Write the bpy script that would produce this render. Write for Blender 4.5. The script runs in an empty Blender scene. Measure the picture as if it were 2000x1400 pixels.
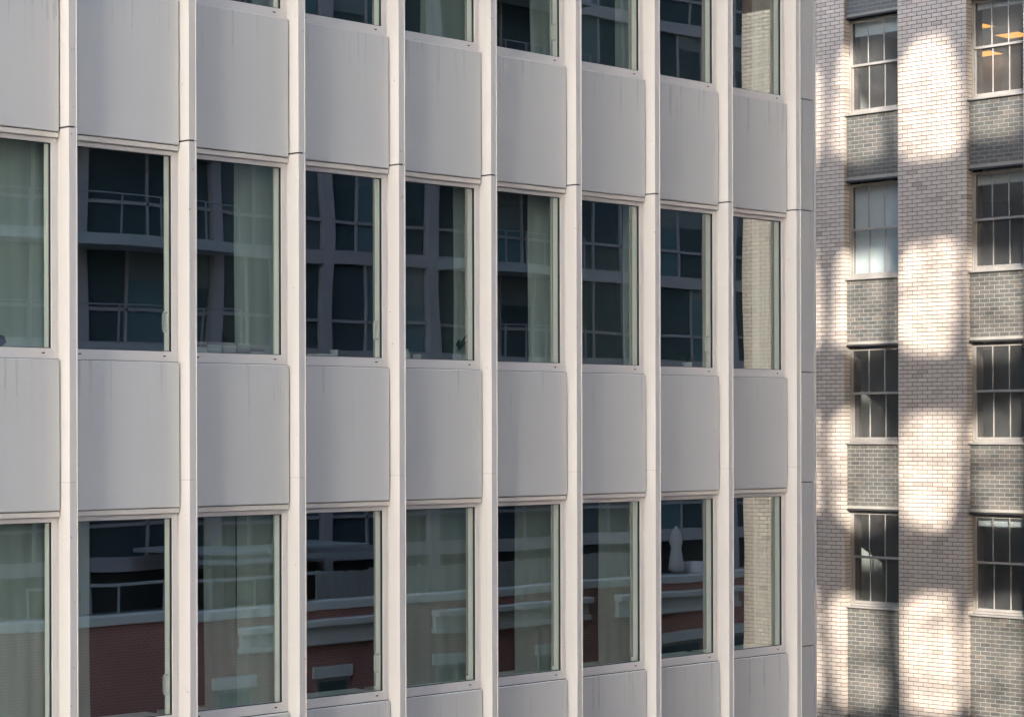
import bpy, bmesh, math, random
from mathutils import Vector, Matrix
random.seed(7)
sc = bpy.context.scene
col = sc.collection
R = math.radians

# ------------------------------------------------------------------ camera
cam_d = bpy.data.cameras.new('camera'); cam = bpy.data.objects.new('camera', cam_d); col.objects.link(cam)
cam_d.sensor_width = 36.0; cam_d.lens = 4251.92 / 2000 * 36.0
cam_d.shift_y = 143.28 / 2000
cam_d.clip_start = 0.1; cam_d.clip_end = 3000
yaw, roll = R(44.9475), R(0.1336)
F = Vector((math.sin(yaw), math.cos(yaw), 0)); r0 = Vector((math.cos(yaw), -math.sin(yaw), 0)); d0 = F.cross(r0)
rt = r0 * math.cos(roll) + d0 * math.sin(roll); dn = d0 * math.cos(roll) - r0 * math.sin(roll)
M = Matrix((rt, -dn, -F)).transposed().to_4x4(); M.translation = Vector((-12.4264, -18.9709, 0))
cam.matrix_world = M
sc.camera = cam

# ------------------------------------------------------------------ sky, sun, exposure
SUN_A, SUN_E = 41.0, 20.0                    # degrees in front of the office facade / above the horizon
world = bpy.data.worlds.new('World'); sc.world = world; world.use_nodes = True
wn = world.node_tree.nodes; wl = world.node_tree.links
sky = wn.new('ShaderNodeTexSky'); sky.sky_type = 'NISHITA'; sky.sun_disc = False
sky.sun_elevation = R(SUN_E)
# world +Y is rotation 0, rotation runs clockwise seen from above; the sun stands towards (-cos a, -sin a)
sky.sun_rotation = math.atan2(-math.cos(R(SUN_A)), -math.sin(R(SUN_A)))
sky.air_density = 0.85; sky.dust_density = 3.0; sky.ozone_density = 0.6; sky.altitude = 50
bg = wn['Background']; bg.inputs['Strength'].default_value = 0.15
wl.new(sky.outputs['Color'], bg.inputs['Color'])
sun_d = bpy.data.lights.new('sun', 'SUN'); sun_d.energy = 1.3; sun_d.angle = R(0.27); sun_d.color = (1.0, 0.94, 0.89)
sun = bpy.data.objects.new('sun', sun_d); col.objects.link(sun)
sdir = Vector((math.cos(R(SUN_A)) * math.cos(R(SUN_E)), math.sin(R(SUN_A)) * math.cos(R(SUN_E)), -math.sin(R(SUN_E))))
sun.rotation_euler = sdir.to_track_quat('-Z', 'Y').to_euler(); sun.location = (-40, -60, 60)
sc.view_settings.view_transform = 'Standard'; sc.view_settings.look = 'None'
sc.view_settings.gamma = 1.0; sc.view_settings.use_curve_mapping = False
sc.view_settings.exposure = 3.56
sc.render.engine = 'CYCLES'
sc.cycles.max_bounces = 8; sc.cycles.transparent_max_bounces = 16; sc.cycles.diffuse_bounces = 4
sc.cycles.use_denoising = True
sc.cycles.sample_clamp_indirect = 6.0

# ------------------------------------------------------------------ materials
class NT:
    def __init__(s, name):
        s.m = bpy.data.materials.new(name); s.m.use_nodes = True
        s.n = s.m.node_tree.nodes; s.l = s.m.node_tree.links
        s.b = s.n.get('Principled BSDF'); s.out = s.n.get('Material Output')
    def add(s, t, **kw):
        nd = s.n.new(t)
        for k, v in kw.items(): setattr(nd, k, v)
        return nd
    def link(s, a, b): s.l.new(a, b)
    def math(s, op, a, b=None, clamp=False):
        nd = s.add('ShaderNodeMath', operation=op, use_clamp=clamp)
        for i, v in enumerate((a, b)):
            if v is None: continue
            if isinstance(v, (int, float)): nd.inputs[i].default_value = v
            else: s.link(v, nd.inputs[i])
        return nd.outputs[0]
    def mix(s, fac, a, b, blend='MIX'):
        nd = s.add('ShaderNodeMix', data_type='RGBA', blend_type=blend)
        for i, v in ((0, fac), (6, a), (7, b)):
            if isinstance(v, (int, float)): nd.inputs[i].default_value = v
            elif isinstance(v, tuple): nd.inputs[i].default_value = (*v, 1)
            else: s.link(v, nd.inputs[i])
        return nd.outputs[2]
    def ramp(s, fac, stops):
        nd = s.add('ShaderNodeValToRGB'); e = nd.color_ramp.elements
        while len(e) < len(stops): e.new(0.5)
        for el, (p, c) in zip(e, stops):
            el.position = p; el.color = (*c, 1) if isinstance(c, tuple) else (c, c, c, 1)
        s.link(fac, nd.inputs[0]); return nd.outputs[0]
    def noise(s, vec, scale, detail=3, rough=0.55):
        nd = s.add('ShaderNodeTexNoise'); nd.inputs['Scale'].default_value = scale
        nd.inputs['Detail'].default_value = detail; nd.inputs['Roughness'].default_value = rough
        if vec is not None: s.link(vec, nd.inputs['Vector'])
        return nd.outputs['Fac']
    def pos(s, scale=(1, 1, 1), jitter=0.0):
        g = s.add('ShaderNodeNewGeometry'); v = g.outputs['Position']
        mp = s.add('ShaderNodeMapping'); mp.inputs['Scale'].default_value = scale
        s.link(v, mp.inputs['Vector'])
        if jitter:
            oi = s.add('ShaderNodeObjectInfo'); cx = s.add('ShaderNodeCombineXYZ')
            s.link(s.math('MULTIPLY', oi.outputs['Random'], jitter), cx.inputs[0])
            s.link(s.math('MULTIPLY', oi.outputs['Random'], jitter * 0.37), cx.inputs[2])
            s.link(cx.outputs[0], mp.inputs['Location'])
        return mp.outputs[0]
    def bump(s, h, dist=0.01, strength=1.0):
        nd = s.add('ShaderNodeBump'); nd.inputs['Distance'].default_value = dist; nd.inputs['Strength'].default_value = strength
        s.link(h, nd.inputs['Height']); return nd.outputs['Normal']

def paint(name, c, rough=0.5, var=0.08, grain=60, bump=0.0, spec=0.4, metal=0.0):
    t = NT(name); p = t.pos()
    n1 = t.noise(p, 1.3, 4); n2 = t.noise(p, grain, 2)
    f = t.math('ADD', t.math('MULTIPLY', n1, 0.6), t.math('MULTIPLY', n2, 0.4))
    cc = t.mix(f, tuple(x * (1 - var) for x in c), tuple(min(1, x * (1 + var)) for x in c))
    t.link(cc, t.b.inputs['Base Color'])
    t.b.inputs['Roughness'].default_value = rough; t.b.inputs['Specular IOR Level'].default_value = spec
    t.b.inputs['Metallic'].default_value = metal
    if bump: t.link(t.bump(n2, bump), t.b.inputs['Normal'])
    return t.m

MAT = {}
def m_fin():
    t = NT('fin_paint'); p = t.pos((1, 1, 1), 19.0)
    c = t.mix(t.noise(p, 1.1, 4), (0.525, 0.512, 0.49), (0.565, 0.552, 0.53))
    c = t.mix(t.math('MULTIPLY', t.noise(p, 110, 2), 0.25), c, (0.50, 0.485, 0.46))
    run = t.ramp(t.noise(t.pos((30, 30, 0.5), 23.0), 1.0, 4, 0.65), [(0.0, 0.0), (0.56, 0.0), (0.72, 0.35), (1.0, 0.5)])     # faint runoff
    c = t.mix(run, c, (0.46, 0.43, 0.39))
    dots = t.ramp(t.noise(t.pos((1, 1, 1), 41.0), 17.0, 1, 0.4), [(0.0, 0.0), (0.775, 0.0), (0.80, 0.6), (1.0, 0.7)])        # small specks and chips
    c = t.mix(dots, c, (0.28, 0.24, 0.21))
    t.link(c, t.b.inputs['Base Color']); t.b.inputs['Roughness'].default_value = 0.5; t.b.inputs['Specular IOR Level'].default_value = 0.35
    return t.m
MAT['fin'] = m_fin()
MAT['frame'] = paint('frame_paint', (0.57, 0.56, 0.545), 0.42, 0.05, 50)
MAT['trim'] = paint('sealant_trim', (0.60, 0.57, 0.53), 0.7, 0.14, 22, 0.002)
MAT['black'] = paint('black_rubber', (0.012, 0.012, 0.014), 0.6)
MAT['core'] = paint('dark_core', (0.03, 0.028, 0.027), 0.8)
MAT['white_in'] = paint('white_lining', (0.74, 0.77, 0.745), 0.5)
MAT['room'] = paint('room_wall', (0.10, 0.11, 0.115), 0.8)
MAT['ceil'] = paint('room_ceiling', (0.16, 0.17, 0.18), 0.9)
MAT['broom'] = paint('office_wall', (0.44, 0.42, 0.385), 0.8)
MAT['bceil'] = paint('office_ceiling', (0.66, 0.64, 0.60), 0.9)
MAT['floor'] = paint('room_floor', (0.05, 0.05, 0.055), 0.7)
MAT['concrete'] = paint('concrete', (0.36, 0.34, 0.31), 0.8, 0.12, 20)
MAT['mauve'] = paint('mauve_cladding', (0.37, 0.335, 0.35), 0.6)
MAT['white'] = paint('white_paint', (0.35, 0.36, 0.37), 0.5)
MAT['railing'] = paint('railing_grey', (0.26, 0.255, 0.265), 0.4)
MAT['stone'] = paint('limestone', (0.62, 0.60, 0.56), 0.8, 0.18, 9)
MAT['stone_blind'] = paint('tower_blind', (0.16, 0.18, 0.18), 0.8)
MAT['steel'] = paint('lintel_steel', (0.03, 0.028, 0.026), 0.6)
MAT['sash'] = paint('sash_paint', (0.23, 0.212, 0.185), 0.45, 0.25, 30)
MAT['fabric'] = paint('parasol_cloth', (0.60, 0.55, 0.53), 0.9)
MAT['asphalt'] = paint('asphalt', (0.05, 0.05, 0.052), 0.9)
MAT['pave'] = paint('pavement', (0.22, 0.21, 0.20), 0.9)
MAT['roof'] = paint('roof_gravel', (0.20, 0.19, 0.18), 0.95)
MAT['plastic'] = paint('handle_plastic', (0.48, 0.50, 0.48), 0.35)
MAT['leaf'] = paint('leaf', (0.02, 0.045, 0.02), 0.5, 0.3)
MAT['pot'] = paint('pot_clay', (0.50, 0.48, 0.46), 0.6)
MAT['cushion'] = paint('cushion_cloth', (0.035, 0.03, 0.045), 0.95)
MAT['blind'] = paint('roller_blind', (0.58, 0.60, 0.58), 0.8)
MAT['desk'] = paint('desk_laminate', (0.5, 0.5, 0.5), 0.5)
MAT['cup'] = paint('cup_glaze', (0.6, 0.58, 0.52), 0.3)
MAT['cord'] = paint('cord', (0.08, 0.09, 0.09), 0.8)

def m_panel():
    t = NT('panel_paint')
    p = t.pos((1, 1, 1)); g = t.add('ShaderNodeTexCoord')
    oi = t.add('ShaderNodeObjectInfo')
    base = t.mix(t.noise(p, 0.9, 3), (0.50, 0.514, 0.505), (0.54, 0.554, 0.545))
    base = t.mix(t.math('MULTIPLY', t.noise(p, 120, 2), 0.10), base, (0.46, 0.46, 0.46))
    # thin rain streaks that start at the top edge and die out lower down
    sp = t.pos((9.0, 0.0, 0.22), 37.0)
    s1 = t.noise(sp, 1.7, 5, 0.7)
    s1 = t.ramp(s1, [(0.0, 0.0), (0.575, 0.0), (0.63, 0.75), (0.66, 0.15), (1.0, 0.0)])
    sp2 = t.pos((26.0, 0.0, 0.5), 61.0)
    s2 = t.ramp(t.noise(sp2, 1.3, 3, 0.6), [(0.0, 0.0), (0.68, 0.0), (0.76, 0.5), (1.0, 0.6)])
    sx = t.add('ShaderNodeSeparateXYZ'); t.link(g.outputs['Generated'], sx.inputs[0])
    fade = t.ramp(t.math('ADD', sx.outputs[2], t.math('MULTIPLY', t.noise(t.pos((5, 0, 0), 13.0), 2.0, 2), 0.5)), [(0.0, 0.0), (0.55, 0.03), (1.0, 0.35), (1.3 / 1.3, 1.0)])
    st = t.math('MULTIPLY', t.math('MAXIMUM', s1, s2), fade, True)
    base = t.mix(t.math('MULTIPLY', st, 0.6), base, (0.22, 0.21, 0.21))
    base = t.mix(1.0, base, t.ramp(oi.outputs['Random'], [(0.0, 0.94), (1.0, 1.0)]), 'MULTIPLY')
    t.link(base, t.b.inputs['Base Color'])
    t.b.inputs['Roughness'].default_value = 0.6; t.b.inputs['Specular IOR Level'].default_value = 0.25
    h = t.noise(t.pos((1.0, 1.0, 0.7), 9.0), 1.6, 2)
    t.link(t.bump(h, 0.02, 0.25), t.b.inputs['Normal'])
    return t.m
MAT['panel'] = m_panel()

def m_glass(name, tint, ior, wav, wave_scale=1.5, rough=0.0):
    t = NT(name); t.n.remove(t.b)
    tr = t.add('ShaderNodeBsdfTransparent'); tr.inputs[0].default_value = (*tint, 1)
    gl = t.add('ShaderNodeBsdfGlossy'); gl.inputs['Roughness'].default_value = rough
    gl.inputs['Color'].default_value = (0.94, 1.0, 0.98, 1)
    p = t.pos((1.0, 1.0, 0.75), 53.0)
    h = t.math('ADD', t.noise(p, wave_scale, 0.6, 0.4), t.math('MULTIPLY', t.noise(p, wave_scale * 0.45, 0), 2.0))
    nrm = t.bump(h, wav)
    t.link(nrm, gl.inputs['Normal'])
    lw = t.add('ShaderNodeLayerWeight'); f0 = ((ior - 1) / (ior + 1)) ** 2      # Schlick reflectance, the same from both sides
    fac = t.math('ADD', t.math('MULTIPLY', t.math('POWER', lw.outputs['Facing'], 5.0), 1.0 - f0), f0, True)
    mx = t.add('ShaderNodeMixShader')
    t.link(fac, mx.inputs[0]); t.link(tr.outputs[0], mx.inputs[1]); t.link(gl.outputs[0], mx.inputs[2])
    t.link(mx.outputs[0], t.out.inputs['Surface'])
    return t.m
def m_dusty(m):
    nt = m.node_tree; out = nt.nodes['Material Output']; src = out.inputs['Surface'].links[0].from_socket
    d = nt.nodes.new('ShaderNodeBsdfDiffuse'); d.inputs[0].default_value = (0.55, 0.55, 0.52, 1)
    g = nt.nodes.new('ShaderNodeNewGeometry'); n = nt.nodes.new('ShaderNodeTexNoise'); n.inputs['Scale'].default_value = 2.2; n.inputs['Detail'].default_value = 6
    nt.links.new(g.outputs['Position'], n.inputs['Vector'])
    k = nt.nodes.new('ShaderNodeMath'); k.operation = 'MULTIPLY'; k.inputs[1].default_value = 0.13; nt.links.new(n.outputs['Fac'], k.inputs[0])
    mx = nt.nodes.new('ShaderNodeMixShader'); nt.links.new(k.outputs[0], mx.inputs[0]); nt.links.new(src, mx.inputs[1]); nt.links.new(d.outputs[0], mx.inputs[2])
    nt.links.new(mx.outputs[0], out.inputs['Surface']); return m
MAT['glass'] = m_glass('office_glass', (0.72, 0.80, 0.765), 2.6, 0.0019, 0.8)
MAT['sashglass'] = m_glass('sash_glass', (0.70, 0.74, 0.74), 1.7, 0.004, 1.2, 0.03); m_dusty(MAT['sashglass'])

def m_brick(name, stops, rough, spec):
    t = NT(name)
    g = t.add('ShaderNodeNewGeometry'); oi = t.add('ShaderNodeObjectInfo')
    rnd = t.math('FRACT', t.math('ADD', g.outputs['Random Per Island'], t.math('MULTIPLY', oi.outputs['Random'], 7.31)))
    c = t.ramp(rnd, stops)
    p = t.pos()
    c = t.mix(t.math('MULTIPLY', t.noise(p, 0.55, 3), 0.45), c, t.mix(0.7, c, (0.45, 0.40, 0.36), 'MULTIPLY'))
    c = t.mix(t.math('MULTIPLY', t.noise(p, 45, 3, 0.7), 0.35), c, t.mix(0.5, c, (0.45, 0.42, 0.4), 'MULTIPLY'))
    t.link(c, t.b.inputs['Base Color'])
    t.b.inputs['Roughness'].default_value = rough; t.b.inputs['Specular IOR Level'].default_value = spec
    t.link(t.bump(t.noise(p, 60, 3), 0.003, 0.5), t.b.inputs['Normal'])
    return t.m
MAT['brick'] = m_brick('buff_brick', [(0.0, (0.375, 0.318, 0.258)), (0.12, (0.465, 0.398, 0.328)), (0.5, (0.495, 0.424, 0.35)), (0.85, (0.445, 0.386, 0.32)), (0.97, (0.55, 0.462, 0.378)), (1.0, (0.30, 0.25, 0.21))], 0.55, 0.35)
MAT['darkbrick'] = m_brick('grey_glazed_brick', [(0.0, (0.085, 0.086, 0.078)), (0.35, (0.11, 0.107, 0.094)), (0.6, (0.125, 0.116, 0.098)), (0.8, (0.095, 0.10, 0.092)), (1.0, (0.15, 0.128, 0.106))], 0.35, 0.5)
MAT['mortar'] = paint('brown_mortar', (0.07, 0.048, 0.040), 0.9, 0.2, 30)
MAT['palemortar'] = paint('cream_mortar', (0.25, 0.232, 0.195), 0.9, 0.15, 30)

def m_redbrick():
    t = NT('red_brick_wall')
    p = t.pos(); mp = t.add('ShaderNodeMapping'); mp.inputs['Rotation'].default_value = (R(90), 0, 0); t.link(p, mp.inputs[0])
    bt = t.add('ShaderNodeTexBrick'); t.link(mp.outputs[0], bt.inputs['Vector'])
    bt.inputs['Scale'].default_value = 1.0; bt.inputs['Brick Width'].default_value = 0.22; bt.inputs['Row Height'].default_value = 0.078
    bt.inputs['Mortar Size'].default_value = 0.007; bt.inputs['Color1'].default_value = (0.55, 0.17, 0.12, 1); bt.inputs['Color2'].default_value = (0.42, 0.13, 0.10, 1)
    bt.inputs['Mortar'].default_value = (0.62, 0.55, 0.50, 1)
    c = t.mix(t.math('MULTIPLY', t.noise(p, 0.8, 4), 0.6), bt.outputs['Color'], (0.17, 0.09, 0.085))
    t.link(c, t.b.inputs['Base Color']); t.b.inputs['Roughness'].default_value = 0.9
    t.link(t.bump(bt.outputs['Fac'], -0.008), t.b.inputs['Normal'])
    return t.m
MAT['redbrick'] = m_redbrick()

def m_towerglass(name, c):
    t = NT(name); t.b.inputs['Base Color'].default_value = (*c, 1); t.b.inputs['Roughness'].default_value = 0.04
    t.b.inputs['Specular IOR Level'].default_value = 0.08
    t.link(t.bump(t.noise(t.pos((1, 1, 1), 31.0), 0.8, 1), 0.006), t.b.inputs['Normal'])
    return t.m
MAT['tglass'] = m_towerglass('dark_tower_glass', (0.055, 0.078, 0.085))
MAT['tglass_grey'] = m_towerglass('grey_tower_glass', (0.10, 0.12, 0.125))
MAT['tglass_blue'] = m_towerglass('blue_tower_glass', (0.11, 0.17, 0.19))

def m_curtain(name, c):
    t = NT(name); p = t.pos((6, 1, 0.15), 11.0)
    cc = t.mix(t.noise(p, 2.2, 3), tuple(x * 0.86 for x in c), c)
    t.link(cc, t.b.inputs['Base Color']); t.b.inputs['Roughness'].default_value = 0.95; t.b.inputs['Specular IOR Level'].default_value = 0.1
    return t.m
MAT['curtain'] = m_curtain('curtain_cloth', (0.53, 0.565, 0.52))
MAT['sheer'] = m_curtain('sheer_cloth', (0.36, 0.39, 0.36))

def m_board():
    t = NT('weathered_board'); p = t.pos((1, 1, 0.08), 17.0)
    c = t.mix(t.noise(p, 14, 4), (0.20, 0.18, 0.165), (0.45, 0.43, 0.40))
    t.link(c, t.b.inputs['Base Color']); t.b.inputs['Roughness'].default_value = 0.9
    return t.m
MAT['board'] = m_board()

def m_emit(name, c, s):
    t = NT(name); t.b.inputs['Base Color'].default_value = (0.8, 0.6, 0.3, 1)
    g = t.noise(t.pos(), 3.0, 1)
    t.link(t.mix(g, tuple(x * 0.8 for x in c), c), t.b.inputs['Emission Color']); t.b.inputs['Emission Strength'].default_value = s
    return t.m
MAT['lamp'] = m_emit('warm_lamp_panel', (1.0, 0.42, 0.07), 0.16)

BOOKC = [(0.50, 0.47, 0.42), (0.28, 0.23, 0.25), (0.66, 0.63, 0.57), (0.42, 0.37, 0.34), (0.58, 0.54, 0.49)]
for i, c in enumerate(BOOKC): MAT['book%d' % i] = paint('book_cover_%d' % i, c, 0.6)
MAT['redbook'] = paint('red_cover', (0.30, 0.05, 0.04), 0.5)

# ------------------------------------------------------------------ mesh helpers
class MB:
    def __init__(s): s.v = []; s.f = []; s.mi = []
    def box(s, x0, x1, y0, y1, z0, z1, mi=0, skip=()):
        b = len(s.v)
        s.v += [(x0, y0, z0), (x1, y0, z0), (x1, y1, z0), (x0, y1, z0), (x0, y0, z1), (x1, y0, z1), (x1, y1, z1), (x0, y1, z1)]
        for nme, q in (('-z', (0, 3, 2, 1)), ('+z', (4, 5, 6, 7)), ('-y', (0, 1, 5, 4)), ('+x', (1, 2, 6, 5)), ('+y', (2, 3, 7, 6)), ('-x', (3, 0, 4, 7))):
            if nme in skip: continue
            s.f.append(tuple(b + k for k in q)); s.mi.append(mi)
        return s
    def prism(s, poly, y0, y1, mi=0):            # poly in (x, z), extruded along y
        b = len(s.v); n = len(poly)
        s.v += [(x, y0, z) for x, z in poly] + [(x, y1, z) for x, z in poly]
        s.f.append(tuple(b + k for k in range(n))); s.mi.append(mi)
        s.f.append(tuple(b + n + k for k in reversed(range(n)))); s.mi.append(mi)
        for k in range(n):
            k2 = (k + 1) % n
            s.f.append((b + k2, b + k, b + n + k, b + n + k2)); s.mi.append(mi)
        return s
    def tube(s, pts, rad, n=6, mi=0):
        b = len(s.v); m = len(pts)
        for i, p in enumerate(pts):
            p = Vector(p); a = Vector(pts[max(0, i - 1)]); c = Vector(pts[min(m - 1, i + 1)])
            tdir = (c - a).normalized(); up = Vector((0, 0, 1)) if abs(tdir.z) < 0.9 else Vector((1, 0, 0))
            u = tdir.cross(up).normalized(); w = tdir.cross(u)
            rr = rad[i] if isinstance(rad, (list, tuple)) else rad
            for k in range(n):
                an = 2 * math.pi * k / n
                s.v.append(tuple(p + u * math.cos(an) * rr + w * math.sin(an) * rr))
        for i in range(m - 1):
            for k in range(n):
                k2 = (k + 1) % n
                s.f.append((b + i * n + k, b + i * n + k2, b + (i + 1) * n + k2, b + (i + 1) * n + k)); s.mi.append(mi)
        s.f.append(tuple(b + k for k in reversed(range(n)))); s.mi.append(mi)
        s.f.append(tuple(b + (m - 1) * n + k for k in range(n))); s.mi.append(mi)
        return s
    def lathe(s, prof, cx, cy, n=16, mi=0, lobes=0, amp=0.0):   # prof: (radius, z)
        b = len(s.v); m = len(prof)
        for r_, z in prof:
            for k in range(n):
                an = 2 * math.pi * k / n; q = r_ * (1 + amp * math.cos(lobes * an))
                s.v.append((cx + q * math.cos(an), cy + q * math.sin(an), z))
        for i in range(m - 1):
            for k in range(n):
                k2 = (k + 1) % n
                s.f.append((b + i * n + k, b + i * n + k2, b + (i + 1) * n + k2, b + (i + 1) * n + k)); s.mi.append(mi)
        s.f.append(tuple(b + k for k in reversed(range(n)))); s.mi.append(mi)
        s.f.append(tuple(b + (m - 1) * n + k for k in range(n))); s.mi.append(mi)
        return s
    def mesh(s, name, mats, bevel=0.0, smooth=False, recalc=True):
        me = bpy.data.meshes.new(name); me.from_pydata(s.v, [], s.f)
        if not isinstance(mats, (list, tuple)): mats = [mats]
        for m in mats: me.materials.append(MAT[m])
        me.polygons.foreach_set('material_index', s.mi)
        if recalc:
            bm = bmesh.new(); bm.from_mesh(me)
            bmesh.ops.recalc_face_normals(bm, faces=bm.faces)
            if bevel: bmesh.ops.bevel(bm, geom=list(bm.edges), offset=bevel, segments=1, affect='EDGES', profile=0.5)
            bm.to_mesh(me); bm.free()
        if smooth: me.polygons.foreach_set('use_smooth', [True] * len(me.polygons))
        me.update(); return me
    def build(s, name, mats, parent=None, bevel=0.0, smooth=False, recalc=True, **tags):
        return link(name, s.mesh(name, mats, bevel, smooth, recalc), parent, **tags)

def link(name, me, parent=None, loc=None, **tags):
    o = bpy.data.objects.new(name, me); col.objects.link(o)
    if parent is not None: o.parent = parent
    if loc is not None: o.location = loc
    for k, v in tags.items(): o[k] = v
    return o
def thing(name, label, cat, loc=(0, 0, 0), group=None):
    o = bpy.data.objects.new(name, None); col.objects.link(o); o.location = loc
    o['label'] = label; o['category'] = cat
    if group: o['group'] = group
    return o
def tag(o, label, cat, group=None):
    o['label'] = label; o['category'] = cat
    if group: o['group'] = group
    return o

GZ = -26.0
# ------------------------------------------------------------------ ground
MB().box(-900, 900, -900, 900, GZ - 0.5, GZ).build('ground', 'pave', kind='structure')
MB().box(-700, 700, -24.0, -8.0, GZ + 0.004, GZ + 0.008).build('street', 'asphalt', kind='structure')

# ------------------------------------------------------------------ office building
office = thing('office_building', 'pale grey office block with projecting cream fins between panels and tall windows', 'building', (0, 0, 0))
P = 1.5; FIND = 0.152; FINW = 0.095
PANELS = [(6.93, 8.47), (3.067, 4.606), (-0.7965, 0.746), (-4.665, -3.126)]
WINS = [(4.606, 6.93), (0.746, 3.067), (-3.126, -0.7965)]
BAYS = range(-1, 9)
# fins
FINSEG = [(-4.665, -0.5045), (-0.5020, 3.1000), (3.1180, 6.72), (6.722, 8.47)]
core_me = MB().box(0.02, 0.085, -FIND + 0.012, 0.06, -4.665, 8.47).mesh('fin_core', 'core')
segs = []
for a, b in FINSEG:
    f_ = MB(); x0, x1, yf = 0.01, 0.01 + FINW, -FIND         # hollow-edged extrusion with a small drip lip on its far edge
    f_.v = [(x, y, z) for z in (a, b) for x, y in ((x0, 0.055), (x0, yf + 0.003), (x0 + 0.003, yf), (x1 - 0.006, yf), (x1 - 0.006, yf - 0.008), (x1, yf - 0.008), (x1, 0.055))]
    n_ = 7; f_.f = [tuple(range(n_)), tuple(range(2 * n_ - 1, n_ - 1, -1))] + [(k, k + n_, (k + 1) % n_ + n_, (k + 1) % n_) for k in range(n_)]
    f_.mi = [0] * len(f_.f); segs.append(f_.mesh('fin_segment', 'fin'))
for j in range(-2, 9):
    fin = link('fin', core_me, office, (P * j, 0, 0))
    for sm in segs: link('fin_segment', sm, fin)
# spandrel panels
pan_me = [MB().box(-1.388, -0.004, 0.0, 0.035, a + 0.002, b + 0.004).mesh('spandrel_panel', 'panel', 0.008) for a, b in PANELS]
for b in BAYS:
    for me in pan_me:
        link('spandrel_panel', me, office, (P * b, random.uniform(-0.0015, 0.0015), random.uniform(-0.001, 0.001)))
back_me = [MB().box(-1.40, 0.015, 0.045, 0.12, a - 0.01, b + 0.01).mesh('panel_backing', 'core') for a, b in PANELS]
for b in BAYS:
    for me in back_me: link('panel_backing', me, office, (P * b, 0, 0))

def window(row, b):
    zt, zb = WINS[row]
    L, Rr = -1.388, 0.0; w = 0.07; y0, y1 = 0.05, 0.10
    gl, gr = L + w, Rr - w; gt, gb = zb - 0.113, zt + 0.117; T, B = zb - 0.064, zt + 0.010; g = 0.0008
    key = ('win', row)
    if key not in cache:
        c = {}
        c['head_trim'] = (MB().box(L, Rr, 0.014, 0.10, zb - 0.060, zb - 0.006).mesh('head_trim', 'trim', 0.006))
        c['frame_head'] = MB().prism([(L + g, T), (Rr - g, T), (gr - g, gt), (gl + g, gt)], y0, y1).mesh('frame_head', 'frame', 0.003)
        c['frame_sill'] = MB().prism([(gl + g, gb), (gr - g, gb), (Rr - g, B), (L + g, B)], y0 - 0.004, y1).mesh('frame_sill', 'frame', 0.003)
        c['frame_jamb'] = MB().prism([(gr, gb), (gr, gt), (Rr, T), (Rr, B)], y0, y1).mesh('frame_jamb', 'frame', 0.003)
        c['frame_jamb_2'] = MB().prism([(L, B), (L, T), (gl, gt), (gl, gb)], y0, y1).mesh('frame_jamb', 'frame', 0.003)
        gk = MB(); gz = 0.008
        gk.box(gl, gl + gz, y0 + 0.012, 0.085, gb, gt); gk.box(gr - gz, gr, y0 + 0.012, 0.085, gb, gt)
        gk.box(gl + gz, gr - gz, y0 + 0.012, 0.085, gb, gb + gz); gk.box(gl + gz, gr - gz, y0 + 0.012, 0.085, gt - gz, gt)
        c['gasket'] = gk.mesh('gasket', 'black')
        c['pane'] = MB().box(gl + gz, gr - gz, 0.078, 0.082, gb + gz, gt - gz, skip=('+y', '+x', '-x', '+z', '-z')).mesh('pane', 'glass', recalc=False)
        c['weep_slot'] = MB().box(-0.018, 0.018, y0 - 0.0065, y0 + 0.01, -0.0065, 0.0065).mesh('weep_slot', 'black')
        c['sealant'] = MB().box(0.001, 0.009, 0.047, 0.09, zt, zb).mesh('sealant', 'trim')
        li = MB()
        li.box(gr - 0.012, gr + 0.06, 0.10, 0.172, gb - 0.05, gt + 0.05); li.box(gl - 0.06, gl + 0.012, 0.10, 0.172, gb - 0.05, gt + 0.05)
        c['inner_lining'] = li.mesh('inner_lining', 'white_in', 0.004)
        c['inner_sill'] = MB().box(gl - 0.05, gr + 0.05, 0.174, 0.62, gb - 0.06, gb - 0.02).mesh('inner_sill', 'white_in')
        hd = MB(); hz = zt + 0.36
        hd.tube([(gr - 0.03, 0.098, hz - 0.02), (gr - 0.05, 0.085 + 0.05, hz - 0.02), (gr - 0.052, 0.14, hz), (gr - 0.052, 0.14, hz + 0.16), (gr - 0.05, 0.13, hz + 0.18), (gr - 0.012, 0.115, hz + 0.18)], 0.013, 8)
        c['handle'] = hd.mesh('handle', 'plastic', 0, True)
        cache[key] = c
    c = cache[key]
    wdw = link('window', c['gasket'], office, (P * b, 0, 0))
    for n in ('head_trim', 'frame_head', 'frame_sill', 'frame_jamb', 'frame_jamb_2', 'pane', 'sealant', 'inner_lining', 'inner_sill'):
        link(n.replace('_2', ''), c[n], wdw)
    for x in (gl + 0.085, gr - 0.10): link('weep_slot', c['weep_slot'], wdw, (x, 0, zt + 0.068))
    if (row, b) in ((1, 1), (1, 3), (1, 7), (2, 1), (2, 3), (0, 2), (0, 5)): link('handle', c['handle'], wdw)
cache = {}
for row in range(3):
    for b in BAYS: window(row, b)
# corner cladding past the last fin
cz = [8.47, 4.719, 3.140, 0.84, -0.722, -3.053, -4.665]
for i in range(6):
    MB().box(12.108, 12.612, 0.004, 0.05, cz[i + 1] + 0.007, cz[i] - 0.007).build('corner_panel', 'panel', office, 0.004)
    MB().box(12.619, 12.662, -0.004, 0.30, cz[i + 1] + 0.004, cz[i] - 0.004).build('corner_trim', 'frame', office, 0.004)
MB().box(12.10, 12.655, 0.055, 0.25, -4.665, 8.47).build('corner_backing', 'core', office)
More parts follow.
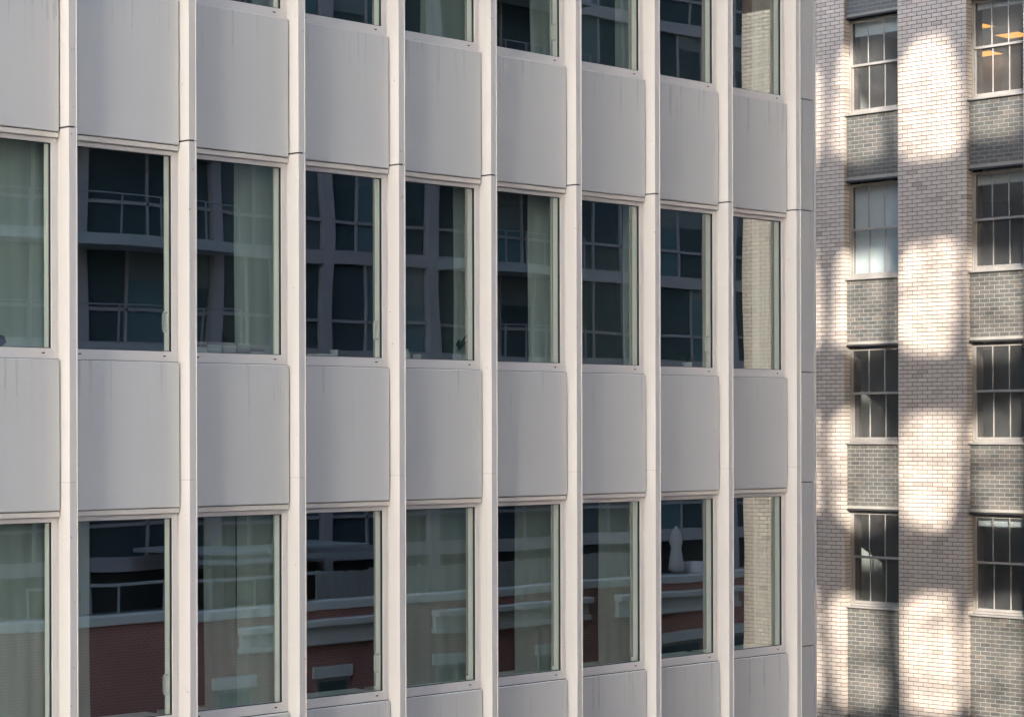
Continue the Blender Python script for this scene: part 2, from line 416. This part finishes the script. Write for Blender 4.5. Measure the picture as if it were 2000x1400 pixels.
# rooms behind the windows
fz = [(-4.9, -4.25, -0.68), (-0.7, -0.35, 3.19), (3.19, 3.5, 7.05)]
for i, (zs0, zs1) in enumerate([(-4.9, -3.45), (-0.66, 0.35), (3.19, 4.2), (7.05, 8.4)]):
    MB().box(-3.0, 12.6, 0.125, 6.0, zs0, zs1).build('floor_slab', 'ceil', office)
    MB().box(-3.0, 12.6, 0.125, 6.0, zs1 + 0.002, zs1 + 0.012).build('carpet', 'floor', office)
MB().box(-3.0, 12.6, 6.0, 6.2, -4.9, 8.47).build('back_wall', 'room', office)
for x in (-2.95, 3.31, 6.31, 9.31, 12.3):
    for zs0, zs1 in ((-3.44, -0.66), (0.362, 3.19), (4.212, 7.05)):
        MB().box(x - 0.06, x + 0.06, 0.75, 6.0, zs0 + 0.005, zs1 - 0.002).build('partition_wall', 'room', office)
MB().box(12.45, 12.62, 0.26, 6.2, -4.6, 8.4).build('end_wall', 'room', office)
# the rest of the block above, below and to the left
MB().box(-20.0, 12.66, 0.02, 40.0, 8.48, 14.5).build('upper_storeys', 'panel', office)
MB().box(-20.0, 12.66, 0.02, 40.0, GZ, -4.91).build('lower_storeys', 'panel', office)
MB().box(-20.0, -3.06, 0.02, 14.0, -4.905, 8.475).build('far_wing', 'panel', office)
MB().box(-3.05, 12.655, 6.25, 40.0, -4.905, 8.475).build('rear_core', 'room', office)

# ------------------------------------------------------------------ brick building
brickb = thing('brick_building', 'buff brick building with grey glazed brick spandrels and steel sash windows', 'building', (25, 0, 0))
BX = 25.0; CH = 0.0853; BL = 0.2371; MJ = 0.013
ZB0, ZB1 = -6.5, 10.0
PIERS = [(8.589, 10.249), (5.562, 7.222), (2.560, 4.245), (-11.15, 1.23)]
OPEN = [(7.222, 8.589), (4.245, 5.562), (1.23, 2.560)]
SILL = [6.672, 3.211, -0.238, -3.678]; WH = 2.03
brick_rest = MB()
def add_brick(mb, x0, x1, y0, y1, z0, z1, mi):
    j = random.uniform(-0.0015, 0.0015)
    mb.box(x0 + j, x1, y0, y1, z0, z1, mi, skip=('+x',))
cnt_ind = 0
unit = {}
def brick_obj(parent, kind, ln, dep, y, z, x):
    k = (kind, round(ln, 3), round(dep, 3))
    if k not in unit:
        unit[k] = MB().box(0, dep, 0, ln, 0, CH - MJ, skip=('+x',)).mesh('brick', kind)
    link('brick', unit[k], parent, (x - BX + random.uniform(-0.0015, 0.0015), y, z))
for pi, (ya, yb) in enumerate(PIERS):
    pier = MB().box(0.007, 0.6, ya + 0.007, yb - 0.007, ZB0, ZB1 + 0.05).build('pier', 'mortar', brickb)
    z0c, z1c = (ZB0, ZB1) if pi < 3 else (-5.5, 9.2)
    n = int((z1c - z0c) / CH)
    nb = round((yb - ya) / BL); pl = (yb - ya + MJ) / nb
    for i in range(n):
        z = z0c + i * CH
        cuts = [ya + k * pl for k in range(nb + 1)] if i % 2 == 0 else [ya] + [ya + (k + 0.5) * pl for k in range(nb)] + [ya + nb * pl]
        for a, b_ in zip(cuts[:-1], cuts[1:]):
            b2 = b_ - MJ
            edge = a < ya + 0.001 or b_ > ya + nb * pl - 0.001
            dep = 0.225 if edge else 0.012
            if pi == 1 and cnt_ind < 205 and z > -1.3:
                brick_obj(pier, 'brick', b2 - a, dep, a, z, BX); cnt_ind += 1
            else:
                add_brick(brick_rest, BX - 25, BX - 25 + dep, a, b2, z, z + CH - MJ, 0)
XS = 0.075                                           # spandrel face set back from the pier face
for oi_, (ya, yb) in enumerate(OPEN):
    tops = [(10.10, 8.70)] + [(s, s - 1.42) for s in SILL[:3]] + [(SILL[3], -6.5)]
    for ti, (zt, zb) in enumerate(tops):
        sp = MB().box(XS + 0.0045, XS + 0.5, ya + 0.012, yb - 0.012, zb + 0.03, zt - 0.04).build('spandrel', 'palemortar', brickb)
        z = zt - 0.045 - CH; i = 0
        while z > zb + 0.02:
            y = ya + 0.016 - (0.0 if i % 2 else BL * 0.47) + oi_ * 0.03
            while y < yb - 0.016:
                a = max(y, ya + 0.016); b2 = min(y + BL * 0.96 - MJ, yb - 0.016)
                if b2 - a > 0.03:
                    if oi_ == 0 and ti == 3:
                        brick_obj(sp, 'darkbrick', b2 - a, 0.012, a, z, BX + XS)
                    else:
                        add_brick(brick_rest, XS, XS + 0.012, a, b2, z, z + CH - MJ, 1)
                y += BL * 0.96
            z -= CH; i += 1
        if ti < 4:
            MB().box(XS - 0.012, XS + 0.20, ya + 0.004, yb - 0.004, zb - 0.012, zb + 0.022).build('lintel', 'steel', brickb, 0.003)
brick_rest.build('brickwork', ['brick', 'darkbrick'], brickb, kind='stuff')

def sash_window(ya, yb, zs, col_i):
    zh = zs + WH; XW = 0.185
    w = MB()
    w.box(XW, XW + 0.09, ya + 0.006, ya + 0.042, zs + 0.012, zh - 0.035); w.box(XW, XW + 0.09, yb - 0.042, yb - 0.006, zs + 0.012, zh - 0.035)
    w.box(XW, XW + 0.09, ya + 0.042, yb - 0.042, zh - 0.07, zh - 0.035)
    win = w.build('window', 'sash', brickb, 0.003)
    MB().box(XS - 0.055, XW + 0.10, ya - 0.012 if False else ya + 0.002, yb - 0.002, zs - 0.036, zs - 0.002).build('sill', 'sash', win, 0.004)
    MB().box(XW - 0.02, XW + 0.09, ya + 0.044, yb - 0.044, zs + 0.002, zs + 0.045).build('subsill', 'sash', win, 0.003)
    a, b = ya + 0.046, yb - 0.046; zm = zs + 1.03
    def sash(x, z0, z1, rb, rt, nm):
        s = MB(); st = 0.035
        s.box(x, x + 0.03, a, a + st, z0, z1); s.box(x, x + 0.03, b - st, b, z0, z1)
        s.box(x, x + 0.03, a + st, b - st, z0, z0 + rb); s.box(x, x + 0.03, a + st, b - st, z1 - rt, z1)
        s.build(nm, 'sash', win, 0.003)
        pw = (b - a - 2 * st) / 3
        for k in (1, 2):
            y = a + st + k * pw
            MB().box(x + 0.002, x + 0.028, y - 0.011, y + 0.011, z0 + rb, z1 - rt).build('muntin', 'sash', win, 0.003)
        for k in range(3):
            MB().box(x + 0.014, x + 0.016, a + st + k * pw + 0.014, a + st + (k + 1) * pw - 0.014, z0 + rb, z1 - rt, skip=('+x', '+y', '-y', '+z', '-z')).build('pane', 'sashglass', win, recalc=False)
    sash(XW + 0.012, zm - 0.025, zh - 0.072, 0.052, 0.03, 'upper_sash')
    sash(XW + 0.048, zs + 0.048, zm + 0.005, 0.060, 0.03, 'lower_sash')
    MB().box(XW + 0.0, XW + 0.012, yb - 0.02, yb - 0.008, zm + 0.22, zm + 0.33).build('latch', 'steel', win)
for ci, (ya, yb) in enumerate(OPEN):
    for zs in SILL: sash_window(ya, yb, zs, ci)
# rooms of the brick building
for zs in [10.13] + SILL:
    MB().box(0.34, 8.0, 1.0, 10.2, zs - 1.32, zs - 0.60).build('floor_slab', 'bceil', brickb)
for y in (9.6, 6.4, 3.4, 1.1):
    MB().box(0.62, 6.5, y - 0.08, y + 0.08, -6.4, 10.1).build('partition_wall', 'broom', brickb) if y != 6.4 else None
MB().box(6.6, 6.8, 1.0, 10.2, -6.4, 10.1).build('back_wall', 'broom', brickb)
MB().box(0.62, 20, -11.1, 10.2, 10.06, 33).build('upper_storeys', 'mortar', brickb)
MB().box(0.02, 20, -11.1, 10.2, GZ, -6.5).build('lower_storeys', 'mortar', brickb)
MB().box(0.6, 20, -11.1, 1.0, -6.5, 10.05).build('south_wing', 'mortar', brickb)
MB().box(6.81, 20, 1.01, 10.2, -6.49, 10.05).build('rear_core', 'mortar', brickb)
MB().box(0.0, 20, 10.27, 34, GZ, 33).build('north_wing', 'mortar', brickb)

# ceiling lamps in the top right room
for n, (x, y, lab) in enumerate([(29.0, 7.75, 'amber lit ceiling lamp nearest the glass in the top right window'),
                                 (32.85, 10.06, 'amber lit ceiling lamp seen through the lower sash of the top right window'),
                                 (31.0, 8.05, 'amber lit ceiling lamp at the right edge of the top right window')]):
    pass

# ------------------------------------------------------------------ unseen tower with openwork screen, added behind the camera: shades the office, lets sun patches through
tower = thing('unseen_shade_tower', 'unseen concrete tower added to shade the office and shape sun patches through rounded openings', 'building', (-32, -36, 0))
XL = -32.0; SD = 25.0 - XL
def tb(x0, x1, y0, y1, z0, z1, nm, mat): MB().box(x0 - XL, x1 - XL, y0 + 36, y1 + 36, z0, z1).build(nm, mat, tower)
TA = math.tan(R(SUN_A))
tb(XL - 12, XL, (XL - 13.0) * TA - 0.1, -17.0, GZ, 85, 'block', 'concrete')  # added mass that keeps direct sun off the office facade
DY, DZ = SD * math.tan(R(SUN_A)), SD / math.cos(R(SUN_A)) * math.tan(R(SUN_E))
rows = [(5.72, 8.05), (1.82, 3.92), (-1.66, 0.40), (-5.74, -3.36)]
rows.sort()
per, gap = 1.71, 0.27
ycs = [8.21 - per * k for k in range(-1, 3)]
zed = [rows[0][0] - 2.0] + [(rows[i][1] + rows[i + 1][0]) / 2 for i in range(len(rows) - 1)] + [rows[-1][1] + 2.0]
scr = MB()
def cell(cy, y0, y1, z0, z1, oz0, oz1, ow, ex, oy_, tilt):
    # frame of a rounded opening inside a rectangular cell, in the plane x = -15
    hw = ow / 2; hh = (oz1 - oz0) / 2; cz_ = (oz0 + oz1) / 2; N = 40
    b0 = len(scr.v)
    for k in range(N):
        an = 2 * math.pi * k / N; c, s_ = math.cos(an), math.sin(an); e = 2 / (ex if s_ > 0 else 4.2)
        iy = cy + oy_ + hw * math.copysign(abs(c) ** e, c) * (1 - tilt * s_) + 0.075 * math.sin(3 * an + ex * 9); iz = cz_ + hh * math.copysign(abs(s_) ** e, s_) + 0.11 * math.sin(2 * an + ex * 17)
        ky = max(-1.0, min(1.0, c * 1.41422)); kz = max(-1.0, min(1.0, s_ * 1.41422))   # outer point on the cell rectangle, corners included
        oy = cy + ky * ((y1 - cy) if ky > 0 else (cy - y0)); oz = cz_ + kz * ((z1 - cz_) if kz > 0 else (cz_ - z0))
        for x in (-0.03, 0.03):
            scr.v += [(x, iy - DY + 36, iz + DZ), (x, oy - DY + 36, oz + DZ)]
    for k in range(N):
        p, q = b0 + 4 * k, b0 + 4 * ((k + 1) % N)
        scr.f += [(p, p + 1, q + 1, q), (p + 2, q + 2, q + 3, p + 3), (p, q, q + 2, p + 2)]; scr.mi += [0, 0, 0]
rs = random.Random(3)
for cy in ycs:
    for i, (a, b) in enumerate(rows):
        cell(cy, cy - per / 2, cy + per / 2, zed[i], zed[i + 1], a + rs.uniform(-0.28, 0.12), b + rs.uniform(-0.15, 0.20), per - gap + rs.uniform(-0.08, 0.05), rs.uniform(3.0, 5.0), rs.uniform(-0.07, 0.07), rs.uniform(-0.08, 0.14))
        for q in range(rs.choice((1, 2, 3))):            # thin bars added across the opening to streak the sun patch
            zz = rs.uniform(a + 0.3, b - 0.3); tt_ = rs.uniform(0.015, 0.05)
            scr.box(-0.02, 0.02, cy - per / 2 - DY + 36 + 0.05, cy + per / 2 - DY + 36 - 0.05, zz + DZ, zz + DZ + tt_)
        for q in range(5):                               # slanting bars of uneven thickness, added to mottle the sun patch
            ya_, yb_ = cy + rs.uniform(-0.75, 0.75), cy + rs.uniform(-0.75, 0.75); za_ = rs.uniform(a, b); zb_ = za_ + rs.uniform(-0.9, 0.9)
            scr.tube([(0, ya_ - DY + 36, za_ + DZ), (0, yb_ - DY + 36, zb_ + DZ)], rs.uniform(0.012, 0.05), 5)
        yy = cy + rs.uniform(-0.5, 0.5); scr.box(-0.02, 0.02, yy - DY + 36, yy - DY + 36 + rs.uniform(0.015, 0.045), a + 0.1 + DZ, b - 0.1 + DZ)
scr.build('screen', 'concrete', tower)
ymin, ymax = ycs[-1] - per / 2 - DY, ycs[0] + per / 2 - DY
tb(XL - 0.4, XL + 0.03, ymin, ymax, GZ, zed[0] + DZ, 'screen_base', 'concrete')
tb(XL - 0.4, XL + 0.03, -95.0, -11.5 - DY, GZ, 85.0, 'shade_wall', 'concrete')  # added to close the bright sky gap past the screen
tb(XL - 0.03, XL + 0.03, ymin, ymax, zed[-1] + DZ, 85.0, 'screen_top', 'concrete')
tb(XL - 0.4, XL + 0.03, -9.35 - DY, ymin - 0.02, GZ, 85.0, 'shade_wall', 'concrete')  # added to keep sun off the brick building beyond the patches
tb(XL - 0.03, XL + 0.03, ymax, (XL - 13.0) * TA - 0.05, zed[0] + DZ, 85.0, 'screen_edge', 'concrete')

# ------------------------------------------------------------------ red brick building across the street (seen in the window glass)
red = thing('red_brick_building', 'low red brick building with pale stone cornice, reflected in the lower windows', 'building', (32, -28, 0))
def rb(nm, mat, x0, x1, y0, y1, z0, z1, parent=None, bevel=0.0):
    return MB().box(x0 - 32, x1 - 32, y0 + 28, y1 + 28, z0, z1).build(nm, mat, parent or red, bevel)
rb('wall', 'redbrick', -5, 58, -46, -28, GZ, -5.3)
rb('parapet', 'redbrick', 8, 58, -28.4, -28, -5.3, -5.0)
rb('coping', 'stone', 8, 58, -28.5, -27.9, -4.998, -4.75, None, 0.02)
rb('roof_deck', 'roof', 8, 58, -46, -28.41, -5.295, -5.27)
for x0, x1 in ((24.0, 29.9), (31.2, 37.9), (39.2, 45.45), (47, 53)):
    rb('cornice', 'stone', x0, x1, -27.999, -27.62, -5.45, -5.25, None, 0.03)
    rb('frieze', 'stone', x0 + 0.06, x1 - 0.06, -27.999, -27.86, -5.80, -5.451, None, 0.01)
    rb('string_course', 'stone', x0, x1, -27.999, -27.78, -5.96, -5.801, None, 0.02)
for x0, x1 in ((23.2, 24.6), (26.7, 28.1), (31.2, 33.1), (35.6, 37.4), (41.2, 43.6), (45.0, 46.6)):
    l = rb('lintel', 'stone', x0, x1, -27.998, -27.9, -6.9, -6.58, None, 0.01)
    wv = rb('window', 'sash', x0 + 0.12, x1 - 0.12, -27.997, -27.94, -8.6, -6.905)
    rb('pane', 'tglass', x0 + 0.2, x1 - 0.2, -27.939, -27.936, -8.5, -7.0, wv)
# board fence on its terrace
fence = thing('board_fence', 'weathered grey board fence along the brick parapet, reflected in the lower windows', 'fence', (35, -30, -5.27))
random.seed(11)
x = 28.5
bd = MB().box(0, 0.145, 0, 0.022, 0, 1.18).mesh('board', 'board')
while x < 43:
    link('board', bd, fence, (x - 35, random.uniform(0, 0.015), random.uniform(-0.0, 0.04))); x += 0.152
post = MB().box(0, 0.1, -0.1, -0.005, 0, 1.24).mesh('post', 'board')
for k in range(8): link('post', post, fence, (28.5 - 35 + k * 2.05, 0, 0))
gr = thing('glass_balustrade', 'white framed glass balustrade on the parapet, reflected in the third lower window', 'railing', (26, -28.9, -5.27))
MB().box(-8, 2.3, -0.03, 0.03, 1.22, 1.30).build('top_rail', 'white', gr)
for k in range(8):
    MB().box(-8 + k * 1.45, -7.95 + k * 1.45, -0.025, 0.025, 0, 1.22).build('post', 'white', gr)
aw = thing('terrace_awning', 'white folded terrace awning above the balustrade, reflected in the lower windows', 'awning', (28, -32.6, -3.5))
MB().prism([(-3.2, 0.0), (3.6, 0.0), (3.6, 0.12), (-3.2, 0.12)], -1.2, 1.35).build('cassette', 'white', aw, 0.02)
MB().box(-3.2, 3.6, 1.4, 1.5, -0.25, -0.12).build('front_bar', 'white', aw)
# closed parasol
par = thing('closed_parasol', 'closed pale cloth parasol on the terrace, reflected in the eighth lower window', 'parasol', (43.4, -29.0, -5.27))
MB().lathe([(0.025, 0.0), (0.025, 0.55)], 0, 0, 8).build('pole', 'railing', par)
MB().lathe([(0.30, 0.0), (0.30, 0.06), (0.05, 0.10)], 0, 0, 14).build('base', 'concrete', par)
MB().lathe([(0.10, 0.52), (0.24, 0.60), (0.20, 1.0), (0.15, 1.35), (0.20, 1.55), (0.14, 1.85), (0.05, 2.0), (0.01, 2.06)], 0, 0, 24, 0, 6, 0.18).build('canopy', 'fabric', par, 0, True)
tblc = thing('covered_table', 'table draped with pale cloth beside the closed parasol', 'table', (44.6, -29.1, -5.27))
MB().lathe([(0.60, 0.30), (0.58, 0.60), (0.55, 0.82), (0.10, 0.86)], 0, 0, 24, 0, 9, 0.05).build('cloth', 'fabric', tblc, 0, True)
MB().lathe([(0.06, 0.0), (0.06, 0.8)], 0, 0, 8).build('leg', 'railing', tblc)

rear = thing('rear_sky_blocker', 'unseen tall grey block added behind the apartment tower to block sky light', 'building', (-6, -55, GZ))
MB().box(-8.2, 7.3, -12, 8.0, 0, 140).build('wall', 'concrete', rear)  # added out of view to cut frontal sky light on the office panels
far = thing('far_sky_blocker', 'unseen tall grey block added at the far end of the street to block sky light', 'building', (75, -10, GZ))
MB().box(-12, 15, -16, 40, 0, 80).build('wall', 'concrete', far)  # added out of view to cut low sky light on the right bays
# ------------------------------------------------------------------ apartment tower behind it (seen in the window glass)
apt = thing('apartment_tower', 'dark mauve apartment tower with balconies, reflected in the office windows', 'building', (36, -34, 0))
def ap(nm, mat, x0, x1, y0, y1, z0, z1, parent=None, bevel=0.0):
    return MB().box(x0 - 36, x1 - 36, y0 + 34, y1 + 34, z0, z1).build(nm, mat, parent or apt, bevel)
AX0, AX1 = 1.5, 62.0
ap('core', 'core', AX0, AX1, -50, -34.45, GZ, 82)
cols_ = [2.0, 7.4, 13.6, 18.4, 23.0, 27.75, 32.2, 36.86, 43.3, 47.9, 52.5, 57.2, 61.6]
for x in cols_: ap('column', 'mauve', x, x + 0.40, -34.45, -34.0, -5.27, 82)
random.seed(5)
for k in range(-4, 24):
    zb = 5.38 + 3.15 * k
    ap('spandrel_band', 'mauve', AX0, AX1, -34.44, -34.05, zb, zb + 0.42)
    for i, x in enumerate(cols_[:-1]):
        xa, xb = x + 0.42, cols_[i + 1] - 0.02
        if k < -3 or k > 4 or x < 12: continue
        n = random.choice((2, 3, 3, 4)); pw = (xb - xa) / n
        wz0, wz1 = zb + 0.42, zb + 3.15
        wd = ap('window', 'mauve', xa, xb, -34.30, -34.14, zb + 1.30, zb + 1.40)
        for q in range(1, n): ap('mullion', 'mauve', xa + q * pw - 0.04, xa + q * pw + 0.04, -34.30, -34.14, wz0, wz1, wd)
        for q in range(n):
            m = random.choice(('tglass', 'tglass', 'tglass', 'tglass_blue', 'tglass_grey'))
            MB().box(xa + q * pw + 0.04 - 36, xa + (q + 1) * pw - 0.04 - 36, 34 - 34.25, 34 - 34.22, wz0, wz1).build('pane', m, wd)
            if random.random() < 0.35:
                hb = random.uniform(0.3, 1.5)
                MB().box(xa + q * pw + 0.06 - 36, xa + (q + 1) * pw - 0.06 - 36, 34 - 34.215, 34 - 34.205, wz1 - hb, wz1).build('blind', 'stone_blind', wd)
    for bx0, bx1 in ((17.5, 27.9), (37.2, 43.2)):
        if k < -2 or k > 3: continue
        sl = MB(); N = 14
        poly = [(bx0 - 36, zb)]
        pts = []
        for q in range(N + 1):
            f = q / N; pts.append((bx0 + (bx1 - bx0) * f - 36, 1.25 + 0.35 * math.sin(math.pi * f)))
        b0 = len(sl.v); nn = len(pts)
        for z in (zb - 0.05, zb + 0.27):
            sl.v += [(x, y, z) for x, y in pts] + [(x, -0.04 + 0.0, z) for x, y in pts]
        T = 2 * nn
        for q in range(nn - 1):
            sl.f += [(q, q + 1, nn + q + 1, nn + q), (T + q, T + nn + q, T + nn + q + 1, T + q + 1), (q, T + q, T + q + 1, q + 1)]; sl.mi += [0] * 3
        sl.f += [(0, nn, T + nn, T), (nn - 1, T + nn - 1, T + 2 * nn - 1, 2 * nn - 1)]; sl.mi += [0, 0]
        bal = sl.build('balcony', 'white', apt)
        rl = MB(); rl.tube([(x, y - 0.06, zb + 1.38) for x, y in pts], 0.024, 6)
        rl.build('handrail', 'railing', bal)
        for q in range(0, nn, 2):
            x, y = pts[q]; MB().box(x - 0.025, x + 0.025, y - 0.085, y - 0.035, zb + 0.271, zb + 1.36).build('rail_post', 'railing', bal)

# ------------------------------------------------------------------ curtains and small things behind the office glass
def curtain(x0, x1, row, lab, y=0.30, mat='curtain', seed=0):
    zt, zb = WINS[row]; z0, z1 = zt + 0.02, zb - 0.02
    rr = random.Random(seed); L = x1 - x0; n = max(10, int(L / 0.012)); m = 10
    th = 0.004; mb = MB(); k0 = rr.uniform(0, 6); fr = rr.uniform(5, 8)
    for side in (0, 1):
        for j in range(m + 1):
            fz_ = j / m
            for i in range(n + 1):
                f = i / n; x = x0 + L * f
                a = 0.011 * (1.0 - 0.35 * fz_) * (math.sin(k0 + x * fr * 2 * math.pi / 1.6 + 0.5 * math.sin(3 * fz_ + k0)) + 0.4 * math.sin(2.3 * x * fr + k0 * 2))
                mb.v.append((x + 0.01 * math.sin(5 * fz_ + k0) * (1 - fz_), y + a + side * th, z0 + (z1 - z0) * fz_))
    S = (n + 1) * (m + 1)
    for side in (0, 1):
        for j in range(m):
            for i in range(n):
                q = side * S + j * (n + 1) + i; fc = (q, q + 1, q + n + 2, q + n + 1)
                mb.f.append(fc if side == 0 else fc[::-1]); mb.mi.append(0)
    o = mb.build('curtain', mat, None, 0, True)
    return tag(o, lab, 'curtain')
CUR = [
 (1, -1.30, 0.02, 'curtain', 'long pale curtain covering the leftmost middle row window'),
 (1, 2.49, 3.06, 'curtain', 'pale curtain hanging behind the stacked books in the middle row'),
 (1, 5.84, 6.07, 'curtain', 'narrow pale curtain beside the dark leaf plant'),
 (1, 7.13, 7.57, 'curtain', 'pale curtain filling the right part of the sixth middle row window'),
 (1, 8.92, 9.07, 'curtain', 'thin strip of curtain at the right of the seventh middle row window'),
 (1, 11.66, 12.12, 'sheer', 'narrow pale curtain at the right edge of the rightmost middle row window'),
 (2, -1.30, 0.02, 'curtain', 'long pale curtain covering the leftmost bottom row window'),
 (2, 0.16, 0.58, 'sheer', 'grey curtain strip at the left of the second bottom row window'),
 (2, 2.07, 2.50, 'sheer', 'grey sheer curtain in the middle of the third bottom row window'),
 (2, 2.52, 3.06, 'curtain', 'pale curtain at the right of the third bottom row window'),
 (2, 4.80, 6.06, 'sheer', 'grey green curtain drawn across the fifth bottom row window'),
 (2, 6.90, 7.57, 'sheer', 'grey green curtain at the right of the sixth bottom row window'),
 (2, 8.45, 9.07, 'sheer', 'grey green curtain at the right of the seventh bottom row window'),
 (2, 11.66, 12.12, 'sheer', 'narrow pale curtain at the right edge of the rightmost bottom row window'),
 (0, 2.75, 3.06, 'sheer', 'curtain edge at the right of the third top row window'),
 (0, 5.30, 6.06, 'sheer', 'grey curtain at the right of the fifth top row window'),
 (0, 7.20, 7.57, 'sheer', 'grey green curtain at the right of the sixth top row window'),
 (0, 8.80, 9.07, 'sheer', 'grey green curtain strip at the right of the seventh top row window'),
 (0, 11.66, 12.12, 'sheer', 'narrow pale curtain at the right edge of the rightmost top row window'),
]
for i, (row, a, b, mt, lab) in enumerate(CUR): curtain(a, b, row, lab, 0.34, mt, i)

SZ = {r: WINS[r][0] + 0.117 - 0.02 for r in range(3)}        # inner sill top
# books stacked flat on the sill
bk = {}
names = ['first', 'second', 'third', 'fourth', 'fifth']
for s_ in range(5):
    x0 = 1.86 + s_ * 0.20
    for k in range(5 if s_ < 4 else 4):
        h = 0.030; z = SZ[1] + k * 0.0305
        o = MB().box(x0 + random.uniform(0, 0.006), x0 + 0.188, 0.25, 0.25 + 0.14, z, z + h - 0.002).build('book', 'book%d' % ((s_ * 3 + k * 2) % 5), None, 0.002)
        tag(o, '%s book of the %s flat stack from the left' % (['bottom', 'second lowest', 'middle', 'fourth', 'top'][k], names[s_]), 'book', 'books stacked on the window sill')
# cup, red book, jars
cupo = MB().lathe([(0.035, 0), (0.042, 0.05), (0.045, 0.11), (0.038, 0.112), (0.034, 0.02)], 3.93, 0.33, 18).build('cup', 'cup', None, 0, True)
cupo.location.z = SZ[1]; tag(cupo, 'pale cup standing on the sill of the fourth middle row window', 'cup')
o = MB().box(4.18, 4.33, 0.27, 0.4, SZ[1], SZ[1] + 0.035).build('book', 'redbook', None, 0.002); tag(o, 'small red book lying on the fourth middle row window sill', 'book')
o = MB().box(3.62, 3.9, 0.27, 0.45, SZ[1], SZ[1] + 0.06).build('paper_pile', 'book2', None, 0.004); tag(o, 'low pile of papers left of the pale cup', 'papers')
o = MB().lathe([(0.05, 0), (0.05, 0.10), (0.03, 0.13), (0.03, 0.15)], 5.05, 0.33, 16).build('jar', 'cup', None, 0, True); o.location.z = SZ[1]; tag(o, 'squat pale jar on the fifth middle row window sill', 'jar')
o = MB().lathe([(0.045, 0), (0.05, 0.07), (0.04, 0.09)], 5.25, 0.35, 16).build('bowl', 'book0', None, 0, True); o.location.z = SZ[1]; tag(o, 'small dark bowl next to the squat pale jar', 'bowl')
def plant(name, x, y, z, n, h, lab, sp, wid, seed):
    p = thing(name, lab, 'plant', (x, y, z)); rr = random.Random(seed)
    MB().lathe([(0.055, 0), (0.07, 0.10), (0.06, 0.10), (0.05, 0.08)], 0, 0, 16).build('pot', 'pot', p, 0, True)
    for k in range(n):
        an = rr.uniform(0, 6.28); hh = h * rr.uniform(0.6, 1.0); b = MB(); q = 8
        for i in range(q + 1):
            f = i / q; rad = sp * f ** 1.6 * rr.uniform(0.95, 1.05); ww = wid * math.sin(math.pi * min(1, 0.08 + 0.92 * f)) + 0.001
            cx_, cy_ = rad * math.cos(an), rad * math.sin(an); zz = 0.09 + hh * (f - 0.25 * f * f)
            tx, ty = -math.sin(an), math.cos(an)
            b.v += [(cx_ - tx * ww, cy_ - ty * ww, zz), (cx_, cy_, zz - 0.006), (cx_ + tx * ww, cy_ + ty * ww, zz)]
        for i in range(q):
            e = 3 * i; b.f += [(e, e + 1, e + 4, e + 3), (e + 1, e + 2, e + 5, e + 4)]; b.mi += [0, 0]
        b.build('leaf', 'leaf', p, 0, True)
plant('potted_plant', 5.93, 0.36, SZ[1], 9, 0.36, 'dark broad leaf plant in a pot at the right of the fifth middle row window', 0.14, 0.028, 2)
plant('potted_plant', 10.25, 0.36, SZ[1], 12, 0.22, 'small spindly plant in a pale pot in the eighth middle row window', 0.13, 0.008, 4)
cu = MB(); N = 20
cu.lathe([(0.02, 0.0), (0.20, 0.02), (0.27, 0.08), (0.25, 0.14), (0.12, 0.185), (0.02, 0.19)], -0.55, 0.55, N, 0, 4, 0.10)
o = cu.build('cushion', 'cushion', None, 0, True); o.location.z = SZ[1] + 0.0; tag(o, 'dark cushion slumped on the sill of the leftmost middle row window', 'cushion')

# ------------------------------------------------------------------ things behind the brick building's glass
def rblind(ci, si, drop, lab):
    ya, yb = OPEN[ci]; zh = SILL[si] + WH
    t = thing('roller_blind', lab, 'blind', (BX + 0.33, (ya + yb) / 2, zh - 0.06))
    MB().box(0.0, 0.004, ya + 0.05 - (ya + yb) / 2, yb - 0.05 - (ya + yb) / 2, -drop, 0.0).build('cloth', 'blind', t)
    MB().box(-0.006, 0.010, ya + 0.05 - (ya + yb) / 2, yb - 0.05 - (ya + yb) / 2, -drop - 0.02, -drop).build('bottom_bar', 'white', t)
    MB().tube([(0.03, ya + 0.05 - (ya + yb) / 2, 0.0), (0.03, yb - 0.05 - (ya + yb) / 2, 0.0)], 0.022, 10).build('roll', 'white', t)
rblind(0, 0, 0.30, 'short roller blind at the head of the top left sash window')
rblind(0, 1, 1.92, 'pale roller blind fully drawn in the second left sash window')
rblind(1, 0, 0.14, 'short roller blind at the head of the top right sash window')
rblind(1, 1, 0.22, 'short roller blind at the head of the second right sash window')
rblind(1, 3, 0.20, 'short roller blind at the head of the lowest right sash window')
LAMPZ = 6.672 - 0.60 + 3.45 - 0.72 - 0.36
ceil_z = 10.13 - 1.32
for (x, y, lab) in [(28.1, 7.35, 'amber lit ceiling lamp nearest the glass in the top right sash window'),
                    (31.2, 9.1, 'amber lit ceiling lamp deeper in the room of the top right sash window'),
                    (29.6, 7.35, 'amber lit ceiling lamp at the right of the top right sash window')]:
    t = thing('ceiling_lamp', lab, 'lamp', (x, y, ceil_z - 0.03), 'lit lamps in the top right room')
    MB().box(-0.31, 0.31, -0.31, 0.31, -0.01, 0.028).build('housing', 'white', t)
    MB().box(-0.29, -0.01, -0.29, 0.29, -0.016, -0.0105).build('diffuser', 'lamp', t)
    MB().box(0.01, 0.29, -0.29, 0.29, -0.016, -0.0105).build('diffuser', 'lamp', t)
